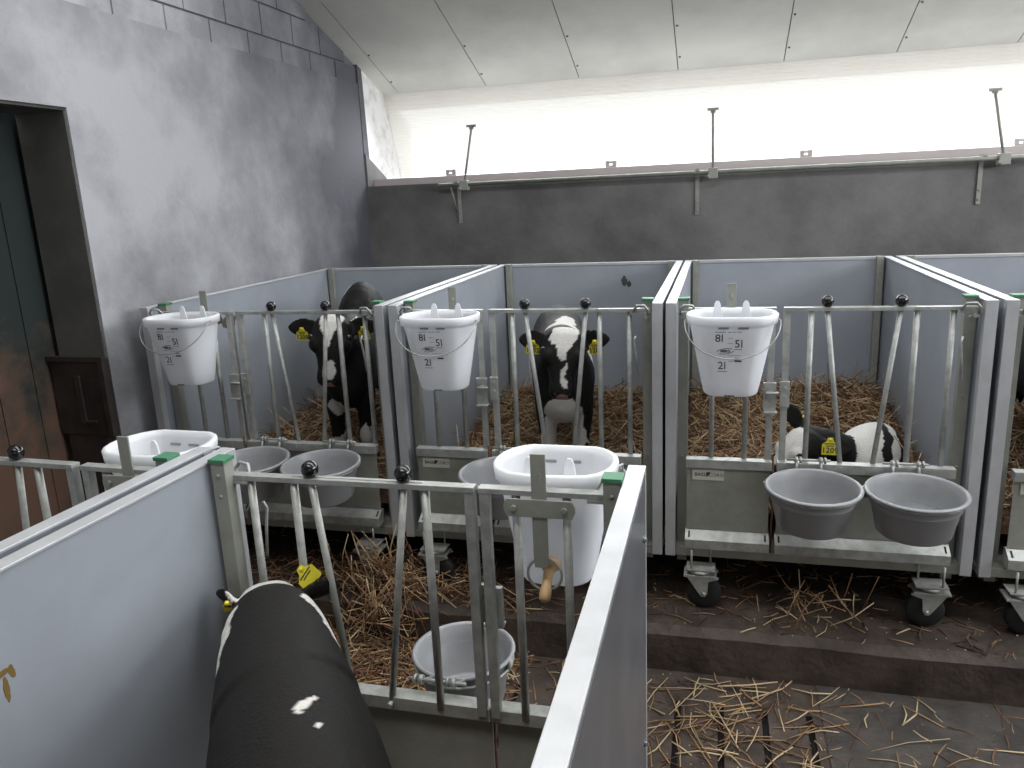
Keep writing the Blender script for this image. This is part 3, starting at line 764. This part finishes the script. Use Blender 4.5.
def tag_plate(root, c, u, v, num, size=.058, front=None):
    """yellow ear tag: c = centre, u = right (as read), v = up"""
    c = Vector(c); u = Vector(u).normalized(); v = Vector(v); v = (v - u * v.dot(u)).normalized(); n = u.cross(v)
    MX = Matrix((u, v, n)).transposed().to_4x4(); MX.translation = c
    m = MB(); h = size / 2; poly = [(-h, -h), (h, -h), (h * .98, h * .35), (h * .45, h * .75), (h * .3, h * 1.25), (-h * .3, h * 1.25), (-h * .45, h * .75), (-h * .98, h * .35)]
    nn = len(poly); vs = [MX @ Vector((a, b, -.001)) for a, b in poly] + [MX @ Vector((a, b, .001)) for a, b in poly]
    m.add(vs, [tuple(range(nn)), tuple(range(2 * nn - 1, nn - 1, -1))] + [(i, i + nn, (i + 1) % nn + nn, (i + 1) % nn) for i in range(nn)])
    m.lathe([(.006, -.004), (.006, .004), (.002, .006)], (0, 0, 0), 10, MX.to_3x3()); 
    k = 3 * 10
    for i in range(len(m.v) - k, len(m.v)): m.v[i] = tuple(Vector(m.v[i]) + c + v * h * 1.0)
    t = m.build('ear_tag', YELLOW, root)
    m = MB()
    if num: text_geo(m, num, size * .50, MX @ Matrix.Translation((0, -h * .42, .0014)), .0004, .0006)
    for i, ww in enumerate((.7, .5)):
        y0 = h * (.45 - .28 * i); P_ = [MX @ Vector(q) for q in ((-h * ww, y0 - .002, .0011), (h * ww, y0 - .002, .0011), (h * ww, y0 + .002, .0011), (-h * ww, y0 + .002, .0011), (-h * ww, y0 - .002, .0016), (h * ww, y0 - .002, .0016), (h * ww, y0 + .002, .0016), (-h * ww, y0 + .002, .0016))]
        m.add(P_, [(0, 1, 2, 3), (4, 5, 6, 7), (0, 1, 5, 4), (1, 2, 6, 5), (2, 3, 7, 6), (3, 0, 4, 7)])
    m.build('tag_number' if num else 'tag_print', INK, t)

def eyes(root, P, d, Ln, s, f, sc=1.0, t=.32):
    for sg in (-1, 1):
        m = MB(); c = P + d * Ln * t + s * sg * .088 * sc + f * .046 * sc; m.ball(c, .0165 * sc, 12); m.build('eye', EYE, root)

def nostrils(root, P, d, Ln, s, f, sc=1.0):
    for sg in (-1, 1):
        m = MB(); c = P + d * Ln * .955 + s * sg * .030 * sc + f * .034 * sc; m.ball(c, .009 * sc, 10, (1.0, 1.0, .8)); m.build('nostril', EYE, root)

def standing_calf(name, front, rump, P, Mz, zfeet, hback, hrump, wid, label, whites, blacks, tags, ears, nosepink=True, neck_w=.085, seed=0, earlen=.16, chest_drop=.0, extra=None, hs=1.0, tagsize=.058):
    """front, rump: (x, y) of chest and rump; heights absolute; body built in local space around the front feet"""
    org = Vector((front[0], front[1], zfeet)); root = empty('calf', org, 0, label, 'calf', 'black and white calves in the pens')
    fr_ = Vector((0, 0, 0)); rp = Vector((rump[0] - front[0], rump[1] - front[1], 0)); ax = rp.normalized(); BL = rp.length
    side = Vector((ax.y, -ax.x, 0)).normalized()
    if side.x < 0: side = -side
    hb = hback - zfeet; hr = hrump - zfeet
    mb = MB(); bot = hb * .46
    def sec(t, top, bt, a, lat=0): 
        c = ax * (BL * t); c = Vector((c.x, c.y, (top + bt) / 2)); return (c, a, (top - bt) / 2)
    k = wid / .28
    secs = [sec(-.10, hb * .80, bot * 1.22, .065 * k), sec(-.05, hb * .90, bot * 1.00, .115 * k), sec(.04, hb * .985, bot * .92, .138 * k), sec(.16, hb, bot * .96, .138 * k), sec(.35, hb * .985, bot * .95, .145 * k),
            sec(.55, hb * .985, bot * .93, .152 * k), sec(.72, hr * .99, bot * 1.0, .148 * k), sec(.86, hr, bot * 1.15, .138 * k), sec(.96, hr * .965, bot * 1.35, .105 * k), sec(1.01, hr * .86, bot * 1.6, .05 * k)]
    loft(mb, secs, side)
    for sg in (-1, 1):
        o = side * sg
        def q(t, lat, z, r): c = ax * (BL * t) + o * lat; return (Vector((c.x, c.y, z)), r, r * 1.1)
        loft(mb, [q(.06, .075 * k, hb * .62, .060), q(.05, .078 * k, hb * .50, .052), q(.04, .075 * k, hb * .38, .038), q(.03, .072 * k, hb * .28, .034), q(.035, .072 * k, hb * .24, .027), q(.04, .072 * k, hb * .12, .024), q(.035, .072 * k, hb * .075, .029), q(.015, .072 * k, .03, .027), q(.0, .072 * k, .0, .032)], side, 12)
        loft(mb, [q(.88, .075 * k, hr * .70, .085), q(.82, .085 * k, hr * .56, .080), q(.80, .088 * k, hr * .47, .06), q(.90, .082 * k, hr * .36, .036), q(.96, .08 * k, hr * .30, .030), q(.94, .08 * k, hr * .22, .025), q(.91, .08 * k, hr * .09, .028), q(.89, .08 * k, .035, .027), q(.86, .08 * k, 0, .032)], side, 12)
    tl = ax * (BL * 1.02)
    loft(mb, [(Vector((tl.x, tl.y, hr * .93)) - ax * .05, .022, .022), (Vector((tl.x, tl.y, hr * .88)), .018, .018), (Vector((tl.x, tl.y, hr * .6)) + ax * .03, .013, .013), (Vector((tl.x, tl.y, hr * .38)) + ax * .03, .02, .02), (Vector((tl.x, tl.y, hr * .30)) + ax * .03, .008, .008)], side, 10)
    Pl = Vector(P) - org; Ml = Vector(Mz) - org
    hd = (Ml - Pl).normalized()
    nk = Pl + hd * .07
    n0 = Vector((0, 0, hb * .76)) + ax * .10
    mid = (n0 * .5 + nk * .5) + Vector((0, 0, .01))
    loft(mb, [(n0 + ax * .05, .11 * k, .17), (n0 * .75 + nk * .25, .098 * k, .145), (mid, neck_w, .115), (n0 * .25 + nk * .75, neck_w * .9, .095), (nk, .075, .08)], side)
    Pp, d, Ln, s, f = head(mb, Pl, Ml, side if True else side, hs)
    if f.dot(ax) > 0: f = -f
    ep = []
    for (sg, off, tip) in ears:
        a = Pl + d * Ln * .13 + s * sg * .060 * hs - f * .02; b = Vector(tip) - org
        ear(mb, a, b, .100, -ax + Vector((0, 0, .10)), .009); ep.append((a, b))
    body = finish_calf(mb, 'calf_body', root, whites(Pl, Ml, d, s, f, ax, side, BL, hb), blacks(Pl, Ml, d, s, f, ax, side, BL, hb) if blacks else (), nose=(Pl + d * Ln * .97 + f * .016, .029, nosepink), seed=seed, extra=extra)
    eyes(body, Pl, d, Ln, s, f, hs); nostrils(body, Pl, d, Ln, s, f, hs)
    if tags:
        for i, (a, b) in enumerate(ep):
            sg = -1 if i == 0 else 1
            tag_plate(body, a * .45 + b * .55 - ax * .026 + Vector((0, 0, -.030)), (1, -.12 * sg, .06 * sg), (-.05 * sg, -.15, 1), tags, tagsize)
    return root

ZF = lambda z: z + H
deckfar = ZP + .30
# calf 1202
def wB(P, M_, d, s, f, ax, side, BL, hb):
    Ln = (M_ - P).length; fh = P + f * .08
    W_ = [(fh + d * Ln * t, (r, .12, .033)) for t, r in ((.07, .060), (.14, .058), (.20, .050), (.27, .036), (.34, .022), (.41, .012))]
    W_ += [(fh + d * Ln * .74, (.010, .08, .05)), (fh + d * Ln * .86, (.016, .08, .035))]
    W_ += [(Vector((0, -.05, .40)), (.095, .25, .13)), (Vector((-.07, 0, .12)), (.06, .1, .26)), (Vector((.07, 0, .12)), (.06, .1, .26))]
    W_ += [(Vector((-.02, .20, hb)), (.11, .07, .06)), (Vector((-.03, .38, hb)), (.07, .16, .05)), (Vector((.10, .12, hb * .85)), (.05, .10, .10)), (ax * BL + Vector((-.13, 0, hb * .6)), (.1, .3, .25))]
    return W_
def bB(P, M_, d, s, f, ax, side, BL, hb):
    return [(Vector((-.045, -.04, .20)), (.035, .08, .07)), (Vector((.11, -.03, .22)), (.035, .08, .09))]
X_ = Vector((1, 0, 0)); Z_ = Vector((0, 0, 1))
standing_calf('calf', (-.675, .36), (-.87, 1.22), (-.648, .25, ZF(-.155)), (-.636, .11, ZF(-.425)), ZF(-.985), ZF(-.165), ZF(-.145), .295,
    'black calf with white forehead patch and yellow tags 1202, standing in the second back pen', wB, bB,
    '1202',
    [(-1, 0, (-.845, .21, ZF(-.185))), (1, 0, (-.440, .21, ZF(-.180)))], seed=3)
# calf 1205
def wA(P, M_, d, s, f, ax, side, BL, hb):
    Ln = (M_ - P).length; fh = P + f * .08
    W_ = [(fh + d * Ln * t + s * dx, (r, .12, .032)) for t, r, dx in ((.06, .052, 0), (.13, .052, 0), (.20, .042, 0), (.27, .030, -.002), (.34, .022, -.004), (.41, .012, -.004))]
    W_ += [(fh + d * Ln * .80, (.022, .08, .035)), (fh + d * Ln * .88, (.034, .08, .035))]
    W_ += [(Vector((-.05, -.08, .42)), (.055, .14, .05)), (Vector((-.15, .1, .47)), (.05, .12, .12)), (Vector((-.07, 0, .08)), (.06, .1, .20)), (Vector((.07, 0, .08)), (.06, .1, .24)), (Vector((.14, 0, .30)), (.04, .12, .20))]
    W_ += [(ax * BL * .80 + Vector((-.075, -.05, hb + .09)), (.07, .16, .10)), (ax * BL * .95 + Vector((-.0, 0, hb + .12)), (.03, .06, .04)), (Vector((.06, .1, hb)), (.012, .3, .08))]
    return W_
standing_calf('calf', (-1.79, .40), (-1.99, 1.16), (-1.760, .27, ZF(-.095)), (-1.742, .13, ZF(-.395)), ZF(-.985), ZF(-.10), ZF(.01), .275,
    'black calf with white blaze and yellow tag 1205, in the pen by the left wall', wA, None,
    '1205',
    [(-1, 0, (-1.99, .24, ZF(-.135))), (1, 0, (-1.53, .27, ZF(-.13)))], seed=8)
# calf in the pen at the right edge
def wD(P, M_, d, s, f, ax, side, BL, hb):
    return [(Vector((-.07, 0, .15)), (.09, .2, .28)), (Vector((.07, 0, .15)), (.08, .2, .24)), (P + f * .08, (.05, .1, .10))]
standing_calf('calf', (1.43, .55), (1.52, 1.3), (1.50, .30, ZF(-.16)), (1.52, .16, ZF(-.48)), ZF(-.985), ZF(-.14), ZF(-.12), .28,
    'black calf with pale legs in the pen cut by the right edge of the photo', wD, None, '', [(-1, 0, (1.30, .27, ZF(-.18))), (1, 0, (1.70, .27, ZF(-.18)))], seed=5)

# lying calf 1209, resting on the straw with its head turned back
def lying_calf():
    org = Vector((.62, .50, ZF(-.93)))
    root = empty('calf', org, 0, 'black and white calf tagged 1209 lying in the straw behind the two empty bowls', 'calf', 'black and white calves in the pens')
    mb = MB(); V = Vector
    loft(mb, [(V((-.14, -.12, .12)), .06, .07), (V((-.10, -.10, .14)), .11, .12), (V((0, -.05, .15)), .13, .14), (V((.05, .02, .16)), .14, .145), (V((.08, .10, .155)), .13, .14), (V((.10, .19, .145)), .11, .12), (V((.12, .25, .12)), .06, .07)], (0, 1, 0))
    loft(mb, [(V((-.08, -.10, .20)), .10, .09), (V((-.15, -.13, .24)), .085, .085), (V((-.22, -.15, .27)), .075, .075), (V((-.27, -.15, .28)), .07, .07)], (0, 1, 0))
    P = V((-.205, -.17, .305)); Mz = V((-.385, -.27, .10))
    Pp, d, Ln, s, f = head(mb, P, Mz, (.5, -.86, .1), .95)
    if f.z < 0: f = -f
    ear(mb, P + V((-.055, .045, .01)), P + V((-.095, .09, .12)), .085, (-.5, -.86, 0)); ear(mb, P + V((.03, -.05, -.01)), P + V((.14, -.09, -.035)), .085, (0, -1, .4))
    for pts in ([(V((-.10, -.17, .06)), .045, .04), (V((-.22, -.22, .035)), .03, .03), (V((-.12, -.28, .03)), .025, .025), (V((-.02, -.29, .03)), .028, .028)],
                [(V((.12, .0, .12)), .09, .08), (V((.09, -.13, .08)), .07, .06), (V((.16, -.21, .045)), .035, .035), (V((.05, -.25, .035)), .025, .025), (V((-.0, -.26, .03)), .028, .028)]):
        loft(mb, pts, (0, 0, 1), 12)
    whites = [(P + d * .09 + f * .05 + V((-.02, 0, .0)), (.075, .10, .10)), (V((.02, -.12, .26)), (.14, .2, .09)), (V((.10, .02, .30)), (.07, .2, .06)), (V((.135, .02, .2)), (.02, .25, .2)), (Mz, (.06, .06, .06)), (V((0, -.28, 0)), (.3, .06, .06))]
    blacks = [(V((-.11, -.17, .26)), (.08, .2, .10)), (V((.10, -.05, .22)), (.025, .3, .10)), (V((.19, .0, .2)), (.02, .25, .2))]
    body = finish_calf(mb, 'calf_body', root, whites, blacks, nose=(Mz, .03, True), seed=2)
    eyes(body, P, d, Ln, s, f, .95); nostrils(body, P, d, Ln, s, f, .95)
    tag_plate(body, V((-.160, -.300, .300)), (1, .0, -.02), (0, .1, 1), '1209', .064)
    tag_plate(body, P + V((-.045, .055, .055)), (1, .3, 0), (.2, -.2, 1), '1209', .030)
lying_calf()

# near calf, seen from behind and above: head lowered at the gate
def near_calf():
    ax = Vector((.587, -.81, 0)); side = Vector((.81, .587, 0))      # ax points from the head to the rump
    org = Vector((-.945, -1.70, .27)); V = Vector
    root = empty('calf', org, 0, 'black calf in the foreground pen, seen from behind with its head at the gate', 'calf', 'black and white calves in the pens')
    mb = MB()
    def S_(t, z, a, b, lat=0): c = ax * t + side * lat; return (V((c.x, c.y, z)), a, b)
    loft(mb, [S_(-.02, .50, .06, .10), S_(.02, .52, .115, .17), S_(.10, .53, .150, .20), S_(.22, .53, .168, .205), S_(.40, .525, .172, .21), S_(.58, .53, .16, .205), S_(.74, .545, .155, .19), S_(.86, .56, .135, .17), S_(.92, .57, .09, .12), S_(.95, .57, .04, .06)], side)
    for sg in (-1, 1):
        loft(mb, [S_(.10, .46, .06, .066, .075 * sg), S_(.09, .34, .045, .05, .078 * sg), S_(.08, .22, .035, .037, .075 * sg), S_(.085, .18, .027, .028, .075 * sg), S_(.09, .06, .028, .03, .075 * sg), S_(.06, 0, .031, .034, .075 * sg)], side, 12)
        loft(mb, [S_(.80, .52, .085, .09, .08 * sg), S_(.76, .40, .07, .07, .088 * sg), S_(.80, .30, .045, .045, .085 * sg), S_(.90, .22, .03, .03, .08 * sg), S_(.87, .08, .027, .027, .08 * sg), S_(.82, 0, .031, .034, .08 * sg)], side, 12)
    # neck and lowered head
    P = org * 0 + V((-.165, .225, .635)) ; 
    loft(mb, [S_(.16, .59, .155, .15), S_(.04, .605, .140, .14), S_(-.08, .62, .128, .12), S_(-.16, .63, .112, .105), S_(-.22, .635, .09, .08)], side)
    P = V((-.150, .165, .66)); P = ax * -.22 + V((0, 0, .675)); Mz = ax * -.33 + V((0, 0, .335))
    Pp, d, Ln, s, f = head(mb, P, Mz, side, .98)
    if f.dot(ax) > 0: f = -f
    e1 = (P + side * -.065 + V((0, 0, -.02)), P + side * -.118 + ax * -.085 + V((0, 0, .0))); e2 = (P + side * .065 + V((0, 0, -.02)), P + side * .185 + ax * -.045 + V((0, 0, -.03)))
    ear(mb, *e1, .08, -ax + V((0, 0, .5))); ear(mb, *e2, .085, -ax + V((0, 0, .5)))
    whites = [(P + ax * -.035 + V((0, 0, .03)) + side * q, (.045, .045, .045)) for q in (-.06, -.02, .02, .06)]
    whites += [(ax * t_ + side * l_ + V((0, 0, z_)), (.019, .024, .026)) for t_, l_, z_ in [(-.12 + .02 * i, sg_ * (.084 + .0068 * i), .692 - .005 * i) for i in range(8) for sg_ in (-1, 1)]]
    whites += [(P + side * .112 + ax * .03 + V((0, 0, -.035)), (.022, .05, .022)), (P + side * .130 + ax * .10 + V((0, 0, -.045)), (.020, .05, .020)), (P + side * -.118 + ax * .075 + V((0, 0, -.045)), (.020, .04, .025)), (P + side * -.130 + ax * .11 + V((0, 0, -.06)), (.018, .05, .025)),
               (ax * .345 + side * .026 + V((0, 0, .735)), (.009, .028, .04)), (ax * .405 + side * .038 + V((0, 0, .735)), (.005, .010, .04)), (V((0, 0, .1)), (.2, .2, .12)), (f * .1 + P + d * Ln * .4, (.04, .04, .12))]
    body = finish_calf(mb, 'calf_body', root, whites, [(e1[0] * .35 + e1[1] * .65, (.045, .045, .05)), (e2[0] * .35 + e2[1] * .65, (.05, .05, .05))], nose=(Mz, .035, False), seed=4)
    eyes(body, P, d, Ln, s, f); nostrils(body, P, d, Ln, s, f)
    tag_plate(body, e2[0] * .5 + e2[1] * .5 + V((-.02, -.01, .045)), (.20, .80, .50), (-.25, -.2, .9), '', .062)
    tag_plate(body, e1[0] * .5 + e1[1] * .5 + V((0.01, -.02, -.005)), (1, .2, 0), (0, -.4, .9), '', .03)
near_calf()

# ------------------------------------------------------------------ bedding and loose straw
def wx(pen, W): return pen.location.x + T + .006, pen.location.x + W - T - .006
x0, x1 = wx(penA, 1.225); bedding(x0, x1, .125, 1.76, lambda x, y: ZF(-.93 + .05 * y + .05 * (x - x0)), 1900, 'straw_bedding', 'straw bedding on the floor of the pen beside the left wall')
x0b, x1b = wx(penB, 1.155); bedding(x0b, x1b, .125, 1.76, lambda x, y: ZF(-.90 + .045 * y), 3000, 'straw_bedding', 'straw bedding behind the calf tagged 1202 in the second back pen')
x0c, x1c = wx(penC, 1.155); bedding(x0c, x1c, .125, 1.76, lambda x, y: ZF(-.865 + .04 * y + .06 * math.exp(-((x - .75) ** 2 + (y - 1.5) ** 2) * 6)), 3300, 'straw_bedding', 'straw bedding around the lying calf in the third back pen')
x0d, x1d = wx(penD, 1.155); bedding(x0d, x1d, .125, 1.76, lambda x, y: ZF(-.90 + .045 * y), 1200, 'straw_bedding', 'straw bedding in the pen cut by the right edge')
bedding(-1.23, -.20, -3.1, -1.46, lambda x, y: .27, 2600, 'straw_bedding', 'straw bedding under the calf in the foreground pen')

loose = MB()
def zfloor(x, y): return PLINTH if y > PY + .01 else 0.0
def heap():                                   # thick heap on and below the plinth edge behind the near gate
    x = random.gauss(-1.45, .30); y = random.gauss(-.42, .20)
    if not (XL + .1 < x < -.55): return None, 0
    if random.random() < .5: y = random.uniform(-.20, .1)
    h = .05 * math.exp(-((x + 1.5) / .4) ** 2)
    return (x, y), zfloor(x, y) + random.uniform(0, h)
strands(loose, 1350, heap, .06, .26, flat=.3, wts=(5, 1, 5, 2))
def tuft():
    x = random.gauss(-1.40, .10); y = random.uniform(-.35, -.10); return (x, y), (PLINTH if y > PY else .05) + random.uniform(0, .16)
strands(loose, 200, tuft, .14, .34, flat=1.0, wts=(5, 2, 4, 0))
def tuft2():
    x = random.gauss(.38, .10); y = random.uniform(-.12, .04); return (x, y), PLINTH + random.uniform(.0, .07)
strands(loose, 30, tuft2, .10, .28, flat=.8, wts=(5, 3, 2, 0))
def under():
    x = random.uniform(-2.5, 2.1); y = random.uniform(PY + .02, .6); return (x, y), PLINTH
strands(loose, 1100, under, .04, .16, flat=.08, wts=(3, 1, 5, 4))
def aisle():
    x = random.uniform(-2.4, 1.8); y = random.uniform(-1.25, PY - .02)
    if x > .5 and random.random() < .6: return None, 0
    return (x, y), 0
strands(loose, 900, aisle, .05, .22, flat=.06, wts=(4, 2, 5, 3))
def aisle2():
    x = random.gauss(.15, .25); y = random.uniform(-.75, PY - .03); return (x, y), .004
strands(loose, 90, aisle2, .12, .30, flat=.05, wts=(5, 4, 1, 0))
def aisle3():
    x = random.uniform(-1.9, -.75); y = random.uniform(-.70, PY - .03); return (x, y), random.uniform(0, .03)
strands(loose, 800, aisle3, .08, .24, flat=.12, wts=(6, 2, 3, 1))
tag(loose.build('loose_straw', STRAWS, fix=False), 'loose straw stalks and tufts scattered over the aisle floor and step', 'straw', kind='stuff')
crumbs = MB()
for _ in range(1500):
    x = random.uniform(-2.2, 1.9); y = random.uniform(-1.1, .3); z = zfloor(x, y) + .002; r = random.uniform(.001, .004)
    crumbs.mi = random.choice((0, 0, 1)); crumbs.add([(x - r, y - r, z), (x + r, y - r * .6, z), (x, y + r, z), (x, y, z + r)], [(0, 1, 3), (1, 2, 3), (2, 0, 3), (0, 2, 1)], False)
tag(crumbs.build('straw_crumbs', [STRAWS[2], STRAWS[1]], fix=False), 'fine pale crumbs of chaff on the dark wet floor', 'chaff', kind='stuff')
